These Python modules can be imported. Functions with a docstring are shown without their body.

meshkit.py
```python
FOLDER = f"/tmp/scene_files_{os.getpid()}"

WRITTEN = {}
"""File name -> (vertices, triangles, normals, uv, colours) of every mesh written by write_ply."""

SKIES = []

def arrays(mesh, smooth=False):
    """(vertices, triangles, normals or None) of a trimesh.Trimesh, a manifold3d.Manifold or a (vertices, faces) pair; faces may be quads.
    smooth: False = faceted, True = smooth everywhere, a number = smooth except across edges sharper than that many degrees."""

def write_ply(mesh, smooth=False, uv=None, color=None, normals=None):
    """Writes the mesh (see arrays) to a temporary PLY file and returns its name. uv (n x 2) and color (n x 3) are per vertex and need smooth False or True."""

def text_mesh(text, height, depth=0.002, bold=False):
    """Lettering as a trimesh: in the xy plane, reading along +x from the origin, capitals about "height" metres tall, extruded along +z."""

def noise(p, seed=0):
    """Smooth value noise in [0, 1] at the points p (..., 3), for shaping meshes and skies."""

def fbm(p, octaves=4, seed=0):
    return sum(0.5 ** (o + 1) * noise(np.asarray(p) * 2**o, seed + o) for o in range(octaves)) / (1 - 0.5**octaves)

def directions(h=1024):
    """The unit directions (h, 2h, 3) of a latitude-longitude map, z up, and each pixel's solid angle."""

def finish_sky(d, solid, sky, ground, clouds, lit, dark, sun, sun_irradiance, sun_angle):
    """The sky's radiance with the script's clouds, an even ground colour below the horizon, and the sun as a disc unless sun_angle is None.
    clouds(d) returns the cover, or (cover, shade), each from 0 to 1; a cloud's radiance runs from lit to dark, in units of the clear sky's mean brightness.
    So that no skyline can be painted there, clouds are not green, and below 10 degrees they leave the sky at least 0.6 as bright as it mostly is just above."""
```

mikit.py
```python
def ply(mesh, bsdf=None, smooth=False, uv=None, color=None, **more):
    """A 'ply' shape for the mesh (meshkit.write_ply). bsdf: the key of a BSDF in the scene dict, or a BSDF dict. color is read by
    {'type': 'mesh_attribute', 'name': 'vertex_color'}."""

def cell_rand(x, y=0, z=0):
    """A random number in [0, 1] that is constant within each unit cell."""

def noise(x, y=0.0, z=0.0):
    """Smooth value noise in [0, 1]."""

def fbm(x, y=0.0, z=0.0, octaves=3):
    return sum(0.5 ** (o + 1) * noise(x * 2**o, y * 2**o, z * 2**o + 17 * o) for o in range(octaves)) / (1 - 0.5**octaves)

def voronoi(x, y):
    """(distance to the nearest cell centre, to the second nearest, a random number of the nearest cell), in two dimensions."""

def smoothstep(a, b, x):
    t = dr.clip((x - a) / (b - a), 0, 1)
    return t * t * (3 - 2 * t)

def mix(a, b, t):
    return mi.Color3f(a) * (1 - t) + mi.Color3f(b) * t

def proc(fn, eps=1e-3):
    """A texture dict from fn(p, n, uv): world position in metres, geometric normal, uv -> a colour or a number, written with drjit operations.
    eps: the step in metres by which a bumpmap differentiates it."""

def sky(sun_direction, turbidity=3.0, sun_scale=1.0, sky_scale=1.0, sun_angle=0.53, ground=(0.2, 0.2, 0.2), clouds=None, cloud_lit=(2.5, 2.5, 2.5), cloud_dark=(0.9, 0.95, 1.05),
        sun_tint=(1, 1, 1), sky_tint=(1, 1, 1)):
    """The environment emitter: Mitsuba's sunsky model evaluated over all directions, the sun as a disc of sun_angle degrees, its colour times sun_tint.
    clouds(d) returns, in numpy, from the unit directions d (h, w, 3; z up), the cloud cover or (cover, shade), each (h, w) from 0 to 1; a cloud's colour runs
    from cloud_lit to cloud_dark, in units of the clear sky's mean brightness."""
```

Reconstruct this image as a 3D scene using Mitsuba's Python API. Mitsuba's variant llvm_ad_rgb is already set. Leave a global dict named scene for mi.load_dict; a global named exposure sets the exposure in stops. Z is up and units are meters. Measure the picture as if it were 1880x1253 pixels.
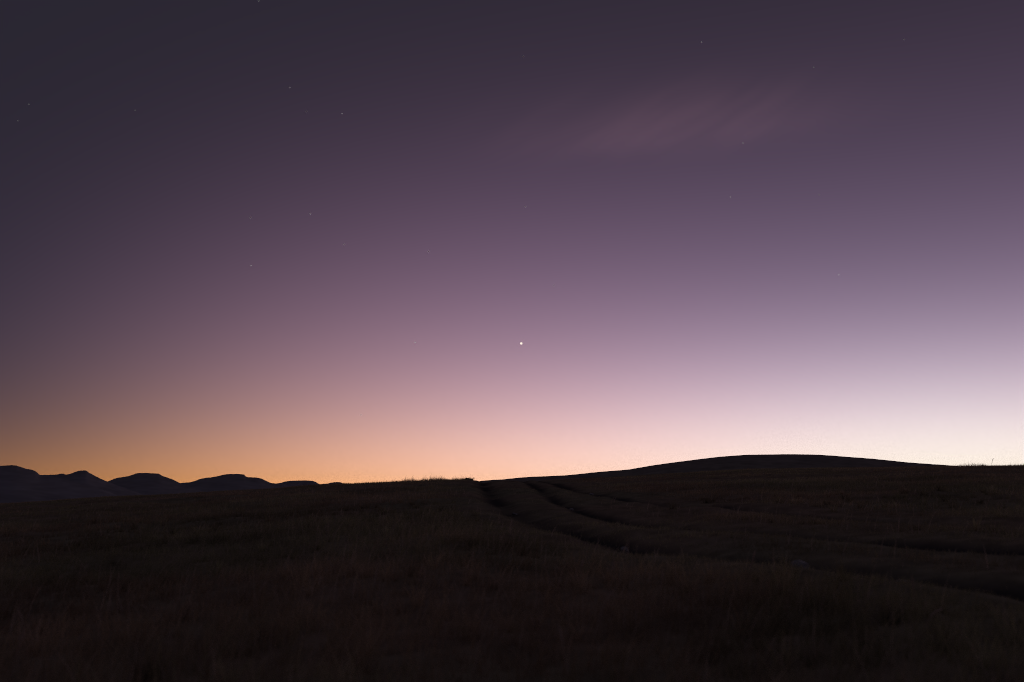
import math
import numpy as np
import drjit as dr
import trimesh
from scipy.interpolate import PchipInterpolator
import mitsuba as mi
import mikit, meshkit

T = mi.ScalarTransform4f
scene, labels = {}, {}

# ------------------------------------------------------------------ camera, sky, exposure
EYE = 0.9                                        # a low tripod in the meadow
PITCH = 8.6
p_ = math.radians(PITCH)
scene['camera'] = {'type': 'thinlens', 'fov': 54.0, 'fov_axis': 'x', 'near_clip': 0.05, 'far_clip': 120000.0,
                   'aperture_radius': 0.009, 'medium': {'type': 'ref', 'id': 'haze_air'}, 'focus_distance': 90.0,
                   'to_world': T().look_at(origin=[0, 0, EYE], target=[0, math.cos(p_), EYE + math.sin(p_)], up=[0, 0, 1])}
exposure = 1.3
SKY_LEVEL = 2.0 ** -1.3                          # the sky model's unit brought to that exposure
SUN_AZ = 25.04                                   # degrees right of the view, just gone behind the hill


def sigmoid(x):
    return 1 / (1 + np.exp(-x))


def twilight_veil(d):
    """The dusty twilight air as a veil over the clear sky: its cover and how little of the afterglow reaches it, from the height above
    the horizon and the angle from the sunset; and one thin wisp of cirrus."""
    el = np.arcsin(np.clip(d[..., 2], -1, 1))
    az = np.arctan2(d[..., 0], d[..., 1])
    c = np.cos(az - np.radians(SUN_AZ)) * np.cos(el)
    e, e2, e3, e4 = (np.exp(-el / np.radians(k)) for k in (4, 14, 30, 8))
    f = np.stack([np.ones_like(el), e, e2, e3, c, c * e, c * e2, c * c, e4, c * e4, c * c * e, c * c * e2], -1)
    cover = sigmoid(f @ np.array([37.515, -4.884, 18.448, -43.264, -45.608, 18.214, 54.361, 23.761, -2.231, -27.749, -8.508, -21.352]))
    shade = sigmoid(f @ np.array([39.128, -18.547, 23.052, -40.934, -43.056, 41.827, 30.821, 22.286, 3.077, -30.723, -18.534, -6.917]))
    # cirrus: one broad soft sheet, thicker at its lower left, drawn out into faint slanting fibres
    a, h = np.degrees(az), np.degrees(el)
    warp = meshkit.fbm(np.stack([a * 0.13, h * 0.22, 0 * a], -1), 4, 5) - 0.5
    u, v = (a - 9.3 + 2.5 * warp) / 8.0, h - 20.0 - 0.01 * (a - 9.3) + 1.2 * warp
    edge = np.where(v < 0, np.exp(-(v / 1.0) ** 2), np.exp(-(v / 2.1) ** 2)) * np.exp(-np.clip(u, -9, 9) ** 2 * np.where(u < 0, 1.3, 1.1))
    s = 0.55 * a - h + 1.5 * warp
    fibre = meshkit.fbm(np.stack([s * 0.9, (a + 0.5 * h) * 0.10, 0 * a], -1), 4, 11)
    fibre2 = meshkit.fbm(np.stack([s * 3.2, (a + 0.5 * h) * 0.25, 0 * a + 5], -1), 3, 17)
    wisp = edge * (0.6 + 0.75 * np.clip((fibre - 0.3) * 2, 0, 1) * (0.6 + 0.8 * fibre2))
    return np.clip(cover - 0.0145 * wisp, 0, 1), np.clip(shade - 0.00145 * wisp, 0, 1)


el_ = math.radians(2.0)
scene['sky_light'] = mikit.sky((math.cos(el_) * math.sin(math.radians(SUN_AZ)), math.cos(el_) * math.cos(math.radians(SUN_AZ)), math.sin(el_)),
                               turbidity=2, sun_scale=0.0, sky_scale=7.2479 * SKY_LEVEL, sky_tint=(0.07671, 1.0, 5.9124), ground=(0.06, 0.05, 0.04),
                               clouds=twilight_veil, cloud_lit=(83.887, 30.801, 0.652), cloud_dark=(0.07178, 0.06297, 0.1000))

# ------------------------------------------------------------------ materials
def rgb(*c):
    return {'type': 'rgb', 'value': list(c)}


def hill_colour(p, n, uv):
    a = mikit.fbm(p.x * 0.02, p.y * 0.02, p.z * 0.1, 4)
    b = mikit.fbm(p.x * 0.25, p.y * 0.25, p.z * 0.6, 4)
    c = mikit.mix((0.34, 0.28, 0.235), (0.31, 0.275, 0.22), mikit.smoothstep(0.35, 0.65, a))
    return c * (0.6 + 0.8 * b)


def rock_colour(p, n, uv):
    a = mikit.fbm(p.x * 0.0012, p.y * 0.0012, p.z * 0.006, 4)
    b = mikit.fbm(p.x * 0.008, p.y * 0.008, p.z * 0.03, 3)
    return mikit.mix((0.29, 0.285, 0.305), (0.25, 0.25, 0.265), mikit.smoothstep(0.35, 0.65, a)) * (0.7 + 0.6 * b)


def stone_colour(p, n, uv):
    a = mikit.fbm(p.x * 9, p.y * 9, p.z * 9, 4)
    b = mikit.noise(p.x * 45, p.y * 45, p.z * 45)
    return mikit.mix((0.28, 0.26, 0.25), (0.45, 0.42, 0.40), a) * (0.8 + 0.3 * b)


scene['mat_soil'] = {'type': 'twosided', 'b': {'type': 'diffuse', 'reflectance': {'type': 'mesh_attribute', 'name': 'vertex_color'}}}
scene['mat_hill'] = {'type': 'twosided', 'b': {'type': 'diffuse', 'reflectance': mikit.proc(hill_colour)}}
scene['mat_rock'] = {'type': 'twosided', 'b': {'type': 'diffuse', 'reflectance': mikit.proc(rock_colour)}}
scene['mat_stone'] = {'type': 'twosided', 'b': {'type': 'principled', 'base_color': mikit.proc(stone_colour), 'roughness': 0.7}}
scene['mat_grass'] = {'type': 'principledthin', 'base_color': {'type': 'mesh_attribute', 'name': 'vertex_color'}, 'roughness': 0.8, 'diff_trans': 1.1, 'eta': 1.3}
scene['mat_stalk'] = {'type': 'twosided', 'b': {'type': 'diffuse', 'reflectance': {'type': 'mesh_attribute', 'name': 'vertex_color'}}}

# ------------------------------------------------------------------ the lie of the land
# the crest of the meadow round the viewer: bearing (degrees), distance (m), slope of the sight line to it
CREST = np.array([
    (-180, 40, -0.060), (-120, 40, -0.055), (-80, 40, -0.045), (-50, 42, -0.030), (-35, 42, -0.0175), (-26.7, 42, -0.00969), (-24.72, 42, -0.00745), (-21.62, 42, -0.00369), (-18.1, 42, -0.00126),
    (-15.58, 42, 0.00179), (-13.28, 42, 0.00387), (-11.52, 41, 0.0065), (-9.15, 40, 0.00838), (-7.94, 40, 0.0092), (-6.74, 39, 0.01028), (-5.52, 39, 0.0111),
    (-4.3, 38, 0.01218), (-2.77, 38, 0.01246), (-2.0, 38, 0.01240), (-1.54, 38, 0.01141), (0.62, 39, 0.01194), (3.38, 41, 0.01352), (6.44, 44, 0.01557),
    (9.46, 47, 0.01861), (12.14, 49, 0.02157), (15.34, 50, 0.02282), (19.55, 49, 0.02281), (23.29, 47, 0.02321), (24.83, 46, 0.02342), (26.83, 46, 0.0235),
    (35, 45, 0.024), (50, 44, 0.018), (80, 42, -0.01), (120, 40, -0.04), (180, 40, -0.060)])

CREST_R, CREST_E = PchipInterpolator(CREST[:, 0], CREST[:, 1]), PchipInterpolator(CREST[:, 0], CREST[:, 2])


def land(x, y):
    """Height of the meadow without its ruts and tussocks."""
    x, y = np.asarray(x, float), np.asarray(y, float)
    r, a = np.hypot(x, y), np.degrees(np.arctan2(x, y))
    rc, e = CREST_R(a), CREST_E(a)
    zc, s1 = EYE + rc * e, e
    t = np.clip(r / rc, 0, 1)
    s0 = np.minimum(zc * 1.15, zc + 0.3)
    rise = zc * (3 * t**2 - 2 * t**3) + s0 * (t**3 - 2 * t**2 + t) + s1 * rc * (t**3 - t**2)
    q = np.maximum(r - rc, 0)
    fall = s1 * q - 7 * (1 - np.exp(-(q / 45) ** 2)) - s1 * q * (1 - np.exp(-(q / 60) ** 2)) - 170 * (1 - np.exp(-(np.maximum(q - 60, 0) / 1500)))
    return rise + fall


# wheel ruts of an old cart track that comes over the crest and swings away to the right: centre line (m), half width, depth
RUTS = [
    ([(-1.1, 44), (-0.97, 34.82), (-0.80, 28.0), (-0.28, 18.81), (-0.06, 15.48), (0.15, 13.8), (0.38, 12.63), (0.65, 11.65), (0.88, 10.63), (1.09, 9.86), (1.33, 9.25), (1.53, 8.78), (1.75, 8.3), (1.98, 7.95), (2.28, 7.58), (2.50, 7.25), (2.73, 6.92), (2.90, 6.5), (3.02, 5.95), (3.12, 5.2), (3.2, 4.0), (3.2, 1.0), (3.1, -6.0)], 0.27, 0.085),
    ([(0.36, 44), (0.43, 34.66), (0.52, 30.0), (0.66, 24.49), (0.74, 20.75), (0.82, 17.9), (0.93, 16.01), (1.07, 14.61), (1.26, 13.44), (1.45, 12.62), (1.7, 11.84), (1.95, 11.22), (2.22, 10.8), (2.60, 10.35), (3.05, 9.65), (3.35, 9.05), (3.60, 8.6), (4.05, 8.0), (4.46, 7.3), (4.8, 6.0), (4.9, 3.0), (4.8, -6.0)], 0.20, 0.06),
    ([(0.9, 44), (1.04, 32.17), (1.49, 23.0), (1.83, 19.9), (2.12, 18.3), (2.38, 16.69), (2.75, 15.2), (3.30, 13.7), (3.75, 12.4), (4.05, 11.6), (4.36, 11.0), (4.72, 10.5), (5.15, 10.1), (5.7, 9.5), (6.3, 8.4), (6.7, 6.5), (6.9, 2.0), (6.9, -6.0)], 0.21, 0.055),
]


def rut_field(x, y):
    """(depth of the ruts below the meadow, bareness from 0 to 1, metres to the nearest rut) at points."""
    depth, bare, clear = np.zeros_like(x), np.zeros_like(x), np.full(x.shape, 1e9)
    for line, width, deep in RUTS:
        line = np.array(line)
        near = np.full(x.shape, 1e9)
        for a, b in zip(line[:-1], line[1:]):
            ab = b - a
            t = np.clip(((x - a[0]) * ab[0] + (y - a[1]) * ab[1]) / (ab @ ab), 0, 1)
            near = np.minimum(near, np.hypot(x - a[0] - t * ab[0], y - a[1] - t * ab[1]))
        wob = meshkit.fbm(np.stack([x * 0.9, y * 0.9, 0 * x], -1), 3, 31)
        wob2 = meshkit.fbm(np.stack([x * 0.7, y * 0.7, 0 * x + 7], -1), 3, 37)
        clear = np.minimum(clear, near)
        k = near / (width * (0.6 + 0.8 * wob))
        depth = np.maximum(depth, deep * np.exp(-(k**2) * 1.1))
        bare = np.maximum(bare, np.clip(1.2 - k * 1.0, 0, 1) * np.clip(2.5 - 3.0 * wob2, 0.5, 1))
    return depth, bare, clear


def tussocks(x, y):
    p = np.stack([x, y, 0 * x], -1)
    r = np.hypot(x, y)
    near = 0.10 * (meshkit.fbm(p * 0.55, 3, 3) - 0.5) + 0.07 * (meshkit.fbm(p * 2.2, 3, 9) - 0.5)
    return near * np.clip(r / 4, 0.3, 1) * np.where(r < 60, 1, 1 + (r - 60) / 60)


def ground_z(x, y):
    x, y = np.asarray(x, float), np.asarray(y, float)
    rough = tussocks(x, y)
    r = np.hypot(x, y)
    near_crest = np.exp(-((r - 42) / 9) ** 2)
    return land(x, y) + rough * (1 - 0.65 * near_crest) - rut_field(x, y)[0]


def polar_sheet(bearings, radii):
    a, r = np.meshgrid(np.radians(bearings), radii, indexing='ij')
    x, y = r * np.sin(a), r * np.cos(a)
    v = np.stack([x, y, ground_z(x, y)], -1).reshape(-1, 3)
    n, m = a.shape
    i, j = np.meshgrid(np.arange(n - 1), np.arange(m - 1), indexing='ij')
    k = i * m + j
    f = np.vstack([np.stack([k, k + 1, k + m + 1], -1).reshape(-1, 3), np.stack([k, k + m + 1, k + m], -1).reshape(-1, 3)])
    return v, f


bearings = np.unique(np.round(np.concatenate([np.arange(-180, -60, 4), np.arange(-60, -31, 0.8), np.arange(-31, 31, 0.16), np.arange(31, 60, 0.8), np.arange(60, 181, 4)]), 3))
radii = np.concatenate([[0.02], np.geomspace(0.35, 62, 560), np.geomspace(64, 17300, 110)])
v, f = polar_sheet(bearings, radii)


def soil_colour(x, y):
    """Dead grass and moss over brown earth; black peaty soil where wheels have bared it."""
    p = np.stack([x, y, 0 * x], -1)
    k = np.clip((meshkit.fbm(p * 0.35, 4, 101) - 0.35) / 0.3, 0, 1)[:, None]
    c = (np.array([0.32, 0.24, 0.165]) * (1 - k) + np.array([0.29, 0.255, 0.165]) * k) * (0.55 + 0.9 * meshkit.fbm(p * 6, 3, 103))[:, None]
    b = rut_field(x, y)[1][:, None]
    return c * (1 - b) + np.array([0.080, 0.072, 0.066]) * b * (0.7 + 0.6 * meshkit.fbm(p * 9, 3, 105))[:, None]


scene['meadow'] = mikit.ply((v, f), 'mat_soil', smooth=True, color=soil_colour(v[:, 0], v[:, 1]))
labels['meadow'] = {'label': 'dark rolling meadow ground in front, rising to a low crest', 'kind': 'structure'}

# ------------------------------------------------------------------ the bare hill behind the crest
HILL = np.array([(-14, -0.02), (-6, -0.004), (-2.46, 0.00716), (-1.85, 0.01141), (-0.31, 0.01354), (0.62, 0.01514), (3.08, 0.01724), (4.92, 0.02039), (6.44, 0.02246), (7.96, 0.02661), (9.78, 0.03069),
                 (11.87, 0.03467), (13.34, 0.03604), (15.37, 0.03623), (16.79, 0.03546), (18.47, 0.0331), (19.57, 0.03136), (21.45, 0.0275), (23.29, 0.02468), (24.82, 0.02148),
                 (26.8, 0.01684), (32, -0.004), (38, -0.02)])
hill_line = PchipInterpolator(HILL[:, 0], HILL[:, 1])
a = np.linspace(-13.5, 37.5, 700)
R0 = 420.0
s = np.linspace(-1, 1, 90)
A, S = np.meshgrid(a, np.sign(s) * np.abs(s) ** 1.5, indexing='ij')
Rr = R0 + 40 * np.sin(np.radians(A * 3)) + S * 230
top = EYE + (R0 + 40 * np.sin(np.radians(A * 3))) * hill_line(A)
x, y = Rr * np.sin(np.radians(A)), Rr * np.cos(np.radians(A))
base = land(x, y) - 6
shape = np.cos(np.clip(np.abs(S), 0, 1) * math.pi / 2) ** 1.4
P = np.stack([x * 0.03, y * 0.03, 0 * x], -1)
z = base + (top - base) * shape + 1.6 * (meshkit.fbm(P, 4, 41) - 0.5) * (1 - shape) + 0.10 * (meshkit.fbm(P * 14, 3, 43) - 0.5)
n, m = A.shape
i, j = np.meshgrid(np.arange(n - 1), np.arange(m - 1), indexing='ij')
k = i * m + j
f = np.vstack([np.stack([k, k + 1, k + m + 1], -1).reshape(-1, 3), np.stack([k, k + m + 1, k + m], -1).reshape(-1, 3)])
scene['hill'] = mikit.ply((np.stack([x, y, z], -1).reshape(-1, 3), f), 'mat_hill', smooth=True)
labels['hill'] = {'label': 'smooth bare rounded hill behind the right half of the meadow crest', 'kind': 'structure'}

# ------------------------------------------------------------------ distant table-topped mountains, one sheet each, farther ones to the right
MOUNTAINS = [
    (9500, [(-38, 0.012), (-34, 0.020), (-30, 0.019), (-28.2, 0.0225), (-26.83, 0.02445), (-26.3, 0.02553), (-26.09, 0.02509), (-25.71, 0.02277), (-25.2, 0.02045), (-24.96, 0.01662), (-24.6, 0.0160), (-23.6, 0.012), (-22, 0.004), (-20, -0.010), (-17, -0.02)]),
    (10300, [(-28.5, 0.004), (-26, 0.0150), (-24.96, 0.01665), (-24.22, 0.01721), (-23.94, 0.01822), (-23.76, 0.01727), (-23.02, 0.02129), (-22.84, 0.02132), (-22.62, 0.01889), (-22.21, 0.0150), (-21.75, 0.01109), (-21, 0.006), (-19.5, -0.004), (-17, -0.02)]),
    (11200, [(-25, -0.010), (-23, 0.004), (-21.75, 0.01112), (-21.28, 0.0146), (-20.75, 0.01615), (-20.22, 0.0192), (-19.81, 0.01925), (-19.26, 0.01882), (-18.98, 0.01633), (-18.56, 0.01385), (-18.1, 0.00984), (-17.2, 0.004), (-15, -0.010), (-13, -0.02)]),
    (12300, [(-21, -0.010), (-19.2, 0.006), (-18.1, 0.00988), (-17.58, 0.01088), (-16.97, 0.01448), (-16.32, 0.01606), (-15.62, 0.01868), (-15.04, 0.01873), (-14.81, 0.01824), (-14.69, 0.01619), (-14.03, 0.0152), (-13.58, 0.01213), (-13.29, 0.01007), (-12.94, 0.0098), (-12, 0.005), (-10, -0.008), (-8, -0.02)]),
    (13400, [(-17, -0.008), (-14.5, 0.007), (-12.94, 0.01009), (-12.42, 0.01219), (-11.53, 0.01275), (-11.09, 0.01224), (-10.73, 0.00912), (-10.2, 0.006), (-9, 0.000), (-6, -0.02)]),
    (14600, [(-14, -0.006), (-12, 0.005), (-10.73, 0.00905), (-10.34, 0.00966), (-9.9, 0.01124), (-9.69, 0.01125), (-9.15, 0.00812), (-8.7, 0.00918), (-8.31, 0.00919), (-7.64, 0.0071), (-6.5, 0.005), (-4, 0.001), (0, -0.004), (4, -0.02)]),
]
for q, (dist, line) in enumerate(MOUNTAINS):
    line = np.array(line)
    a = np.unique(np.concatenate([np.linspace(line[0, 0], line[-1, 0], 260), line[:, 0]]))
    crest = PchipInterpolator(line[:, 0], line[:, 1])(a)
    s = np.linspace(-1, 1, 70)
    A, S = np.meshgrid(a, s, indexing='ij')
    Rr = dist + S * 2400
    x, y = Rr * np.sin(np.radians(A)), Rr * np.cos(np.radians(A))
    soft = np.interp(np.linspace(a[0], a[-1], 400), a, crest)
    soft = np.convolve(np.pad(soft, 20, 'edge'), np.hanning(41) / np.hanning(41).sum(), 'valid')
    soft = np.interp(a, np.linspace(a[0], a[-1], 400), soft)
    blend = np.clip(np.abs(S) * 7, 0, 1)
    top = EYE + dist * (crest[:, None] * (1 - blend) + np.minimum(soft, crest + 0.002)[:, None] * blend)
    shape = (1 - np.abs(S)) ** 1.25
    gully = meshkit.fbm(np.stack([x * 0.0011, y * 0.0006 + q * 9, 0 * A], -1), 3, 60 + q)
    z = -240 + (top + 240) * shape * (1 - 0.22 * gully * np.clip(np.abs(S) * 4, 0, 1) * (np.abs(S) < 1))
    z = np.where(np.abs(S) < 1e-2, top, z)
    z += np.where(np.abs(S) < 0.04, 5.0, 0.0) * (meshkit.fbm(np.stack([A * 14, S * 3, 0 * A], -1), 3, 77) - 0.5)
    n, m = A.shape
    i, j = np.meshgrid(np.arange(n - 1), np.arange(m - 1), indexing='ij')
    k = i * m + j
    f = np.vstack([np.stack([k, k + 1, k + m + 1], -1).reshape(-1, 3), np.stack([k, k + m + 1, k + m], -1).reshape(-1, 3)])
    key = 'mountain' + (f'_{q:03d}' if q else '')
    scene[key] = mikit.ply((np.stack([x, y, z], -1).reshape(-1, 3), f), 'mat_rock', smooth=40)
    labels[key] = {'label': ['tallest far mountain with a notched shoulder, at the left edge', 'pointed far mountain second from the left edge', 'flat-topped far mountain third from the left edge',
                             'long-backed far mountain with a step on its right shoulder', 'low rounded far mountain before the last small peak', 'lowest far peak beside the meadow crest'][q], 'kind': 'structure'}

# ------------------------------------------------------------------ the evening air
scene['haze_air'] = {'type': 'homogeneous', 'albedo': {'type': 'rgb', 'value': [0.95, 0.95, 0.96]}, 'sigma_t': 1.0e-5}
scene['haze'] = {'type': 'cube', 'to_world': T().translate([0, 0, 10]).scale([17600, 17600, 290]), 'bsdf': {'type': 'null'}, 'interior': {'type': 'ref', 'id': 'haze_air'}}
labels['haze'] = {'label': 'thin evening haze over the whole meadow and the mountains', 'kind': 'stuff'}

# ------------------------------------------------------------------ grass
rng = np.random.default_rng(7)


def blade_mesh(x, y, height, width, lean, azim, face, colour, segs=3):
    """Many curved tapering blades as one (vertices, faces, colours); all arguments are arrays."""
    n = len(x)
    z = ground_z(x, y) - 0.015
    t = np.linspace(0, 1, segs + 1)
    bend = lean[:, None] * t[None] ** 1.8
    up = height[:, None] * t[None] * np.sqrt(np.maximum(1 - (0.55 * lean / np.maximum(height, 1e-6)) ** 2, 0.15))[:, None]
    cx, cy, cz = x[:, None] + bend * np.cos(azim)[:, None], y[:, None] + bend * np.sin(azim)[:, None], z[:, None] + up
    w = width[:, None] * (1 - t[None] ** 1.5) * 0.5
    wx, wy = np.cos(face)[:, None] * w, np.sin(face)[:, None] * w
    left = np.stack([cx - wx, cy - wy, cz], -1)[:, :-1]
    right = np.stack([cx + wx, cy + wy, cz], -1)[:, :-1]
    tip = np.stack([cx, cy, cz], -1)[:, -1:]
    v = np.concatenate([left, right, tip], 1)
    per = 2 * segs + 1
    tri = []
    for s in range(segs - 1):
        tri += [(s, segs + s, segs + s + 1), (s, segs + s + 1, s + 1)]
    tri += [(segs - 1, 2 * segs - 1, 2 * segs)]
    f = (np.array(tri)[None] + (np.arange(n) * per)[:, None, None]).reshape(-1, 3)
    c = np.repeat(colour[:, None], per, 1)
    return v.reshape(-1, 3), f, c.reshape(-1, 3)


def grass_colour(x, y, n):
    p = np.stack([x, y, 0 * x], -1)
    a = meshkit.fbm(p * 0.33, 3, 51) + 0.25 * (rng.random(n) - 0.5)
    b = meshkit.fbm(p * 0.8, 2, 57)
    red, olive, straw = np.array([0.42, 0.32, 0.205]), np.array([0.37, 0.35, 0.20]), np.array([0.48, 0.41, 0.34])
    k = np.clip((a - 0.42) * 6, 0, 1)[:, None]
    d, bare, clear = rut_field(x, y)
    k = np.clip(k + 0.9 * np.exp(-(clear / 0.9) ** 2)[:, None], 0, 1)
    c = red * (1 - k) + olive * k
    s = (rng.random(n) < 0.12)[:, None] * 0.7
    c = c * (1 - s) + straw * s
    dark = np.clip((meshkit.fbm(p * np.array([0.9, 0.45, 1]), 3, 63) - 0.36) * 5, 0, 1)
    return c * ((0.5 + 0.6 * b + 0.3 * rng.random(n)) * (0.8 + 0.3 * dark))[:, None]


def patch(r0, r1, a0, a1, count, h0, h1, w0, w1, segs):
    r = np.sqrt(rng.uniform(r0**2, r1**2, count // 6 + 1))
    a = np.radians(rng.uniform(a0, a1, count // 6 + 1))
    x, y = np.repeat(r * np.sin(a), 6), np.repeat(r * np.cos(a), 6)
    n = len(x)
    spread = 0.012 * np.sqrt(np.hypot(x, y))
    x, y = x + rng.normal(0, 1, n) * spread, y + rng.normal(0, 1, n) * spread
    tall = meshkit.fbm(np.stack([x * 0.5, y * 0.5, 0 * x], -1), 3, 71)
    d, bare, clear = rut_field(x, y)
    keep = rng.random(n) > bare * 0.97
    h = rng.uniform(h0, h1, n) * (0.45 + 1.1 * tall) * np.clip(clear / 1.3, 0.35, 1)
    x, y, h = x[keep], y[keep], h[keep]
    n = len(x)
    return blade_mesh(x, y, h, rng.uniform(w0, w1, n), h * rng.uniform(0.1, 0.9, n), rng.normal(0.4, 1.6, n), rng.uniform(0, math.pi, n), grass_colour(x, y, n), segs)


parts = [patch(1.2, 6, -42, 42, 34000, 0.07, 0.20, 0.003, 0.006, 4),
         patch(6, 13, -36, 36, 75000, 0.05, 0.15, 0.004, 0.007, 3),
         patch(13, 26, -34, 34, 110000, 0.04, 0.11, 0.006, 0.012, 2),
         patch(26, 50, -33, 33, 100000, 0.03, 0.08, 0.010, 0.020, 2),
         patch(1.2, 30, 42, 318, 40000, 0.06, 0.18, 0.008, 0.018, 2)]
# the longer fringe on the crest that stands against the afterglow: thick towards the middle and at the right
for a0, a1, n, h0, h1 in ((-9.6, -6.8, 700, 0.05, 0.15), (-6.8, -2.2, 2600, 0.07, 0.22), (22.6, 24.3, 900, 0.06, 0.20), (24.3, 34, 5600, 0.07, 0.20), (-30, -9.6, 900, 0.04, 0.09), (-2.2, 3, 130, 0.03, 0.07)):
    a = rng.uniform(a0, a1, n)
    rc = np.interp(a, CREST[:, 0], CREST[:, 1]) * rng.uniform(0.93, 1.03, n)
    x, y = rc * np.sin(np.radians(a)), rc * np.cos(np.radians(a))
    clump = np.clip(meshkit.fbm(np.stack([a * 1.7, 0 * a, 0 * a], -1), 3, 83) * 1.4 + 0.05, 0.6, 1.1)
    h = rng.uniform(h0, h1, n) * clump * np.where(rng.random(n) < 0.06, 1.8, 1) * rng.uniform(0.4, 1, n)
    parts.append(blade_mesh(x, y, h, rng.uniform(0.004, 0.009, n), h * rng.uniform(0.05, 0.6, n), rng.uniform(0, 6.28, n), rng.normal(0, 0.4, n), grass_colour(x, y, n), 2))
# thin pale dead stems and coarse tufts scattered through the sward
for r0, r1, n, h0, h1, w0, w1 in ((2.2, 6, 700, 0.14, 0.30, 0.0025, 0.005), (6, 14, 2600, 0.10, 0.24, 0.004, 0.007), (14, 26, 2600, 0.08, 0.18, 0.006, 0.010)):
    r = np.sqrt(rng.uniform(r0**2, r1**2, n))
    a = np.radians(rng.uniform(-36, 36, n))
    x, y = r * np.sin(a), r * np.cos(a)
    keep = (rut_field(x, y)[2] > 0.5) & (rng.random(n) < 2.2 * np.clip(meshkit.fbm(np.stack([x * 0.6, y * 0.6, 0 * x], -1), 3, 91) - 0.3, 0, 1) + 0.1)
    x, y = x[keep], y[keep]
    n = len(x)
    h = rng.uniform(h0, h1, n)
    c = np.array([0.52, 0.43, 0.34]) * rng.uniform(0.7, 1.1, (n, 1))
    parts.append(blade_mesh(x, y, h, rng.uniform(w0, w1, n), h * rng.uniform(0.1, 0.8, n), rng.normal(0.2, 1.3, n), rng.normal(0, 0.5, n), c, 4))
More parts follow.
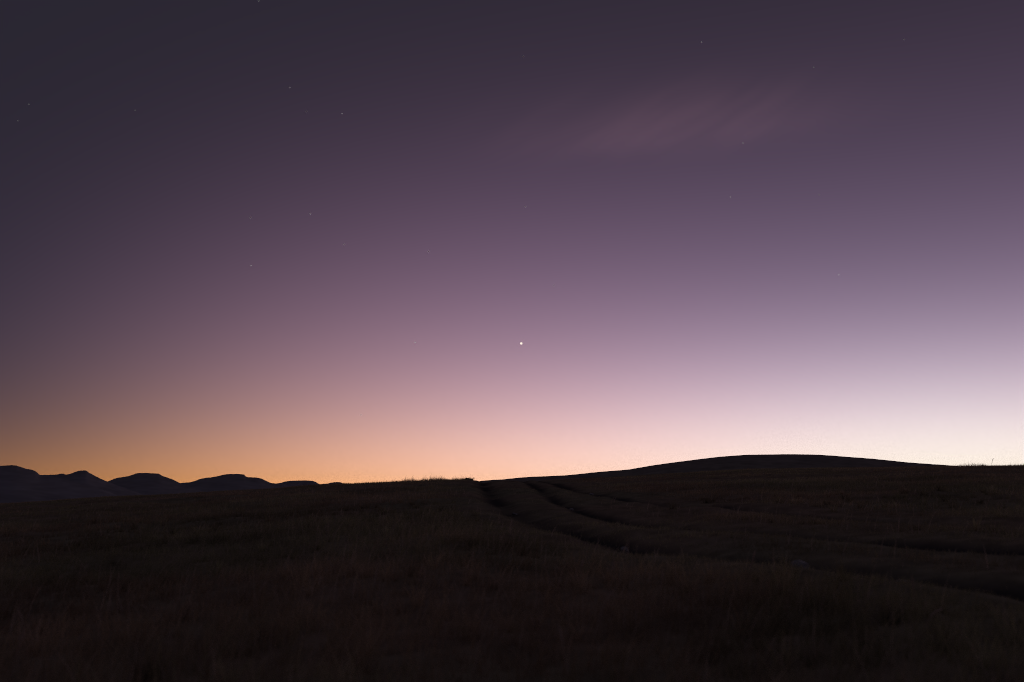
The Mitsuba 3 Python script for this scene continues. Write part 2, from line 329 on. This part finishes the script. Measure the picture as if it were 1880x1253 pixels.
for r0, r1, n, h0, h1, w0, w1 in ((2.5, 8, 260, 0.09, 0.20, 0.004, 0.007), (8, 18, 420, 0.08, 0.16, 0.006, 0.011)):
    r = np.sqrt(rng.uniform(r0**2, r1**2, n))
    a = np.radians(rng.uniform(-36, 36, n))
    x0, y0 = r * np.sin(a), r * np.cos(a)
    keep = rut_field(x0, y0)[2] > 0.7
    x0, y0 = x0[keep], y0[keep]
    size, tone = rng.uniform(0.5, 1.2, len(x0)), rng.uniform(0.6, 1.35, (len(x0), 1))
    x0, y0, size, tone = (np.repeat(q, 34, 0) for q in (x0, y0, size, tone))
    n = len(x0)
    out, rad = rng.uniform(0, 6.283, n), np.abs(rng.normal(0, 0.045, n)) * size
    h = rng.uniform(h0, h1, n) * size
    parts.append(blade_mesh(x0 + rad * np.cos(out), y0 + rad * np.sin(out), h, rng.uniform(w0, w1, n), h * rng.uniform(0.25, 0.9, n), out + rng.normal(0, 0.5, n), out + 1.57, grass_colour(x0, y0, n) * tone, 3))
at = np.cumsum([0] + [len(q[0]) for q in parts])
V, Fc, Cc = np.vstack([q[0] for q in parts]), np.vstack([q[1] + o for q, o in zip(parts, at)]), np.vstack([q[2] for q in parts])
scene['grass'] = mikit.ply((V, Fc), 'mat_grass', smooth=True, color=Cc)
labels['grass'] = {'label': 'dark reddish brown and olive meadow grass in tufts', 'category': 'grass', 'kind': 'stuff'}

# ------------------------------------------------------------------ stones by the wheel ruts
def stone(key, x, y, size, seed, label, sink=0.3, turn=0.0):
    m = trimesh.creation.icosphere(3)
    v = np.array(m.vertices)
    r = np.random.default_rng(seed)
    for _ in range(11):                                  # broken faces
        nrm = r.normal(size=3); nrm /= np.linalg.norm(nrm)
        over = np.maximum(v @ nrm - r.uniform(0.55, 0.85), 0)
        v = v - over[:, None] * nrm
    v *= (0.93 + 0.16 * meshkit.fbm(v * 2.5 + seed, 3, seed))[:, None]
    v *= np.array(size) / 2
    c, s_ = math.cos(turn), math.sin(turn)
    v = v @ np.array([[c, s_, 0], [-s_, c, 0], [0, 0, 1]])
    v += [x, y, float(ground_z(np.array([x]), np.array([y]))[0]) + size[2] * (0.5 - sink)]
    scene[key] = mikit.ply((v, m.faces), 'mat_stone', smooth=28)
    labels[key] = {'label': label, 'category': 'stone', 'group': 'pale stones along the wheel ruts'}


STONES = [
    (2.14, 7.62, (0.150, 0.11, 0.110), 3, 'rounded pale grey stone lying on the near lip of the wheel rut', 0.08, 0.2),
    (2.60, 6.86, (0.125, 0.09, 0.045), 5, 'flat pale stone down in the wheel rut at the right edge', 0.10, 0.1),
    (1.05, 9.60, (0.085, 0.07, 0.085), 8, 'small wedge-shaped stone on the near edge of the wheel rut', 0.20, 0.5),
    (0.04, 15.2, (0.100, 0.09, 0.045), 13, 'small stone in the nearer rut where it comes down from the crest', 0.2, 0.0),
    (0.92, 15.7, (0.090, 0.08, 0.045), 17, 'small stone in the second rut below the crest', 0.2, 1.0),
    (1.64, 21.1, (0.130, 0.10, 0.050), 21, 'farthest small stone, beside the faint third rut', 0.2, 0.4),
]
for q, (x, y, size, seed, label, sink, turn) in enumerate(STONES):
    stone('stone' + (f'_{q:03d}' if q else ''), x, y, size, seed, label, sink, turn)


# ------------------------------------------------------------------ tall dry stalks that stand clear of the grass
def stalk(key, x, y, tall, lean, droop, thick, label, toward=0.0):
    """A dry stem with a narrow seed head; lean: how far its tip stands to the right of its foot, droop: how far the head nods further."""
    n = 12
    t = np.linspace(0, 1, n)
    z0 = float(ground_z(np.array([x]), np.array([y]))[0]) - 0.02
    px = x + lean * t**1.3 + droop * np.clip(t - 0.6, 0, 1) ** 2 * 6
    py = y + toward * t**1.5
    pz = z0 + (tall + 0.02) * t - abs(droop) * np.clip(t - 0.6, 0, 1) ** 2 * 4
    head = np.exp(-((t - 0.84) / 0.13) ** 2)
    rad = thick * (0.65 * (1 - 0.5 * t) + 0.75 * head) * np.where(t > 0.985, 0.25, 1) / 2
    v, f = tube(np.stack([px, py, pz], -1), rad, 6)
    c = np.repeat(np.array([[0.54, 0.40, 0.30]]) * (0.8 + 0.5 * t[:, None]), 6, 0)
    scene[key] = mikit.ply((v, f), 'mat_stalk', smooth=True, color=c)
    labels[key] = {'label': label, 'category': 'grass stalk', 'group': 'tall dry stalks standing out of the meadow'}


def tube(p, rad, sides):
    t = np.gradient(p, axis=0)
    t /= np.linalg.norm(t, axis=1, keepdims=True)
    a = np.cross(t, [0.0, 1.0, 0.1])
    a /= np.linalg.norm(a, axis=1, keepdims=True)
    b, ang = np.cross(t, a), np.arange(sides) * 2 * np.pi / sides
    v = p[:, None] + rad[:, None, None] * (np.cos(ang)[None, :, None] * a[:, None] + np.sin(ang)[None, :, None] * b[:, None])
    i, j = np.meshgrid(np.arange(len(p) - 1), np.arange(sides), indexing='ij')
    q = np.stack([i * sides + j, i * sides + (j + 1) % sides, (i + 1) * sides + (j + 1) % sides, (i + 1) * sides + j], -1).reshape(-1, 4)
    return v.reshape(-1, 3), np.vstack([q[:, [0, 1, 2]], q[:, [0, 2, 3]]])


STALKS = [   # foot x, y; height, lean, droop, thickness
    (-2.20, 4.56, 0.26, 0.06, 0.0, 0.010, 'thick blurred stalk in the bottom left corner, leaning right'),
    (-2.25, 4.84, 0.29, -0.05, -0.02, 0.006, 'thin curved stalk just right of the blurred one in the bottom left corner'),
    (-3.15, 7.04, 0.20, 0.07, 0.01, 0.006, 'leaning stalk nearest the left edge above the corner stalks'),
    (-3.11, 7.35, 0.22, 0.03, 0.0, 0.006, 'slender stalk second from the left edge on the left slope'),
    (-2.62, 6.85, 0.19, 0.0, 0.0, 0.006, 'straight upright stalk on the left side of the meadow'),
    (-2.00, 5.78, 0.14, -0.06, -0.03, 0.006, 'nodding stalk bent left, low on the left side of the meadow'),
    (-2.02, 7.15, 0.15, 0.01, 0.0, 0.007, 'short pale upright stalk left of the reddish grass'),
    (-1.55, 6.22, 0.18, 0.06, 0.02, 0.007, 'curved stalk bending right beside the reddish grass'),
    (-1.16, 5.98, 0.18, 0.06, 0.01, 0.006, 'thin leaning stalk in the reddish grass left of the middle'),
    (-0.60, 6.36, 0.20, 0.05, 0.0, 0.007, 'pale stalk leaning right, left one of the trio at the middle'),
    (-0.52, 6.21, 0.19, -0.01, 0.0, 0.006, 'upright stalk, middle one of the trio at the middle'),
    (-0.43, 6.06, 0.17, 0.03, 0.0, 0.006, 'short stalk, right one of the trio at the middle'),
    (0.42, 6.72, 0.19, 0.05, 0.0, 0.012, 'thick pale stalk right of the middle, leaning right'),
    (0.36, 6.96, 0.13, -0.05, -0.01, 0.006, 'thin stalk leaning left beside the thick one right of the middle'),
    (0.67, 6.83, 0.17, 0.01, 0.0, 0.006, 'thin straight stalk right of the thick one near the middle'),
    (0.36, 4.75, 0.29, 0.10, 0.02, 0.009, 'long blurred stalk leaning right at the lower middle'),
    (0.22, 3.99, 0.24, -0.04, 0.0, 0.011, 'blurred stalk at the bottom edge, leaning left'),
    (0.86, 5.99, 0.20, 0.02, 0.0, 0.007, 'stalk at the right of the long blurred one, upright'),
    (1.52, 6.61, 0.20, 0.05, 0.0, 0.012, 'thick stalk below the rounded stone by the rut'),
    (2.00, 5.10, 0.21, -0.02, 0.0, 0.008, 'upright stalk at the lower right below the flat stone'),
    (1.83, 4.66, 0.16, 0.09, 0.03, 0.010, 'strongly bent stalk at the lower right'),
    (17.95, 37.9, 0.36, 0.08, 0.03, 0.020, 'lone forked stalk on the skyline at the right edge'),
]
for q, (x, y, tall, lean, droop, thick, label) in enumerate(STALKS):
    stalk('grass_stalk' + (f'_{q:03d}' if q else ''), x, y, tall, lean, droop, thick, label)

# ------------------------------------------------------------------ a little bush on the crest beside the track
def bush(cx, cy, wide, tall, label):
    r = np.random.default_rng(4)
    v, f, c, o = [], [], [], 0
    z0 = float(ground_z(np.array([cx]), np.array([cy]))[0])
    stems_v, stems_f, so = [], [], 0
    for _ in range(34):
        foot = np.array([cx + r.normal(0, wide * 0.25), cy + r.normal(0, 0.12), z0 - 0.02])
        tip = foot + [r.normal(0, wide * 0.16), r.normal(0, 0.1), tall * r.uniform(0.5, 1.05)]
        t = np.linspace(0, 1, 5)[:, None]
        line = foot * (1 - t) + tip * t + np.array([1, 0.5, 0]) * r.normal(0, 0.02) * np.sin(t * 3)
        a, b = tube(line, np.linspace(0.006, 0.003, 5), 4)
        stems_v.append(a); stems_f.append(b + so); so += len(a)
        for _ in range(26):
            k = r.uniform(0.25, 1.0)
            q = foot * (1 - k) + tip * k + r.normal(0, 0.022, 3)
            u = r.normal(size=3); u /= np.linalg.norm(u)
            w = np.cross(u, r.normal(size=3)); w /= np.linalg.norm(w)
            l = r.uniform(0.014, 0.026)
            v += [q - u * l, q + w * l * 0.45, q + u * l, q - w * l * 0.45]
            f += [(o, o + 1, o + 2), (o, o + 2, o + 3)]
            c += [np.array([0.07, 0.062, 0.03]) * r.uniform(0.6, 1.4)] * 4
            o += 4
    scene['low_bush__foliage'] = mikit.ply((np.array(v), np.array(f)), 'mat_grass', smooth=True, color=np.array(c))
    sv = np.vstack(stems_v)
    scene['low_bush__stems'] = mikit.ply((sv, np.vstack(stems_f)), 'mat_grass', smooth=True, color=np.tile([[0.08, 0.055, 0.04]], (len(sv), 1)))
    labels['low_bush'] = {'label': label, 'category': 'bush'}
    labels['low_bush__stems'] = labels['low_bush__foliage'] = {'kind': 'stuff'}


bush(-1.62, 37.2, 0.32, 0.09, 'small scrubby bush on the crest where the wheel track goes over')

# ------------------------------------------------------------------ the evening star and the first stars, as glowing bodies far beyond the land
STARS = [   # direction; brightness, angular radius, colour, label, group
    (0.00921, 0.98908, 0.14711, 0.46, 0.00115, (1.0, 0.85, 0.72), 'brilliant warm white planet low in the mauve sky at the middle', ''),
    (-0.20967, 0.90163, 0.37829, 0.1002, 0.0005, (1.0, 0.97, 0.98), 'bright white star high left of centre, topmost of three close together', 'first stars in the dusk sky'),
    (-0.19538, 0.91268, 0.35895, 0.0736, 0.0005, (1.0, 0.97, 0.98), 'dimmer star just below the bright one high left of centre', 'first stars in the dusk sky'),
    (-0.16275, 0.91895, 0.35923, 0.1025, 0.0005, (1.0, 0.97, 0.98), 'bright star high left of centre, rightmost of three close together', 'first stars in the dusk sky'),
    (-0.23222, 0.86432, 0.44613, 0.0676, 0.0005, (1.0, 0.97, 0.98), 'star at the very top edge left of centre', 'first stars in the dusk sky'),
    (-0.25004, 0.93257, 0.26036, 0.087, 0.0005, (1.0, 0.97, 0.98), 'star left of the brightest pair at mid height on the left', 'first stars in the dusk sky'),
    (-0.19515, 0.94366, 0.26726, 0.1438, 0.0005, (1.0, 0.97, 0.98), 'brightest small white star, at mid height left of centre', 'first stars in the dusk sky'),
    (-0.16394, 0.95677, 0.24024, 0.0955, 0.0005, (1.0, 0.97, 0.98), 'star low right of the brightest small one, left of centre', 'first stars in the dusk sky'),
    (-0.08233, 0.96827, 0.23595, 0.1271, 0.0005, (1.0, 0.97, 0.98), 'lone star at mid height, left of the middle above the planet', 'first stars in the dusk sky'),
    (-0.25065, 0.94367, 0.21601, 0.1296, 0.0005, (1.0, 0.97, 0.98), 'star straight below another at mid height on the left', 'first stars in the dusk sky'),
    (-0.09604, 0.98439, 0.14751, 0.1505, 0.0005, (1.0, 0.97, 0.98), 'star level with the planet, to its left', 'first stars in the dusk sky'),
    (-0.14809, 0.98606, 0.07586, 0.2345, 0.0005, (1.0, 0.97, 0.98), 'lowest star, in the pink glow left of the planet', 'first stars in the dusk sky'),
    (0.01343, 0.96016, 0.27914, 0.0877, 0.0005, (1.0, 0.97, 0.98), 'star high above the bright planet, near the middle', 'first stars in the dusk sky'),
    (0.01095, 0.91054, 0.41329, 0.0597, 0.0005, (1.0, 0.97, 0.98), 'star near the top at the middle of the picture', 'first stars in the dusk sky'),
    (0.17793, 0.89070, 0.41833, 0.1, 0.0005, (1.0, 0.97, 0.98), 'star near the top, above the pink wisp of cloud', 'first stars in the dusk sky'),
    (0.21997, 0.91815, 0.32958, 0.0743, 0.0005, (1.0, 0.97, 0.98), 'star at the lower edge of the pink wisp of cloud', 'first stars in the dusk sky'),
    (0.21035, 0.93610, 0.28189, 0.1021, 0.0005, (1.0, 0.97, 0.98), 'star below the pink wisp of cloud', 'first stars in the dusk sky'),
    (0.30868, 0.92909, 0.20373, 0.1463, 0.0005, (1.0, 0.97, 0.98), 'bright star alone at mid height on the right', 'first stars in the dusk sky'),
    (0.27829, 0.87857, 0.38816, 0.0441, 0.0005, (1.0, 0.97, 0.98), 'star right of the pink wisp, near the top', 'first stars in the dusk sky'),
    (0.35015, 0.84685, 0.40031, 0.0431, 0.0005, (1.0, 0.97, 0.98), 'star in the top right corner', 'first stars in the dusk sky'),
    (0.28957, 0.91592, 0.27794, 0.0536, 0.0005, (1.0, 0.97, 0.98), 'faint star to the right of the one below the pink wisp', 'first stars in the dusk sky'),
    (-0.42387, 0.84064, 0.33713, 0.0374, 0.0005, (1.0, 0.97, 0.98), 'star near the left edge, brighter of a close pair', 'first stars in the dusk sky'),
    (-0.43290, 0.84176, 0.32256, 0.0361, 0.0005, (1.0, 0.97, 0.98), 'star near the left edge, lower of a close pair', 'first stars in the dusk sky'),
    (-0.34336, 0.87368, 0.34465, 0.0321, 0.0005, (1.0, 0.97, 0.98), 'faint star high on the left, right of the pair by the edge', 'first stars in the dusk sky'),
    (0.04164, 0.97809, 0.20397, 0.0941, 0.0005, (1.0, 0.97, 0.98), 'faint star above and right of the bright planet', 'first stars in the dusk sky'),
]


for q, (sx, sy, sz, bright, size, colour, label, group) in enumerate(STARS):
    key = 'star' + (f'_{q:03d}' if q else '')
    far = 60000.0
    c = [sx * far, sy * far, sz * far + EYE]
    scene[key] = {'type': 'sphere', 'center': c, 'radius': size * far, 'bsdf': {'type': 'diffuse', 'reflectance': rgb(0, 0, 0)},
                  'emitter': {'type': 'area', 'radiance': rgb(*[bright * k for k in colour]), 'sampling_weight': 1e-4}}
    labels[key] = {'label': label, 'category': 'star', **({'group': group} if group else {})}
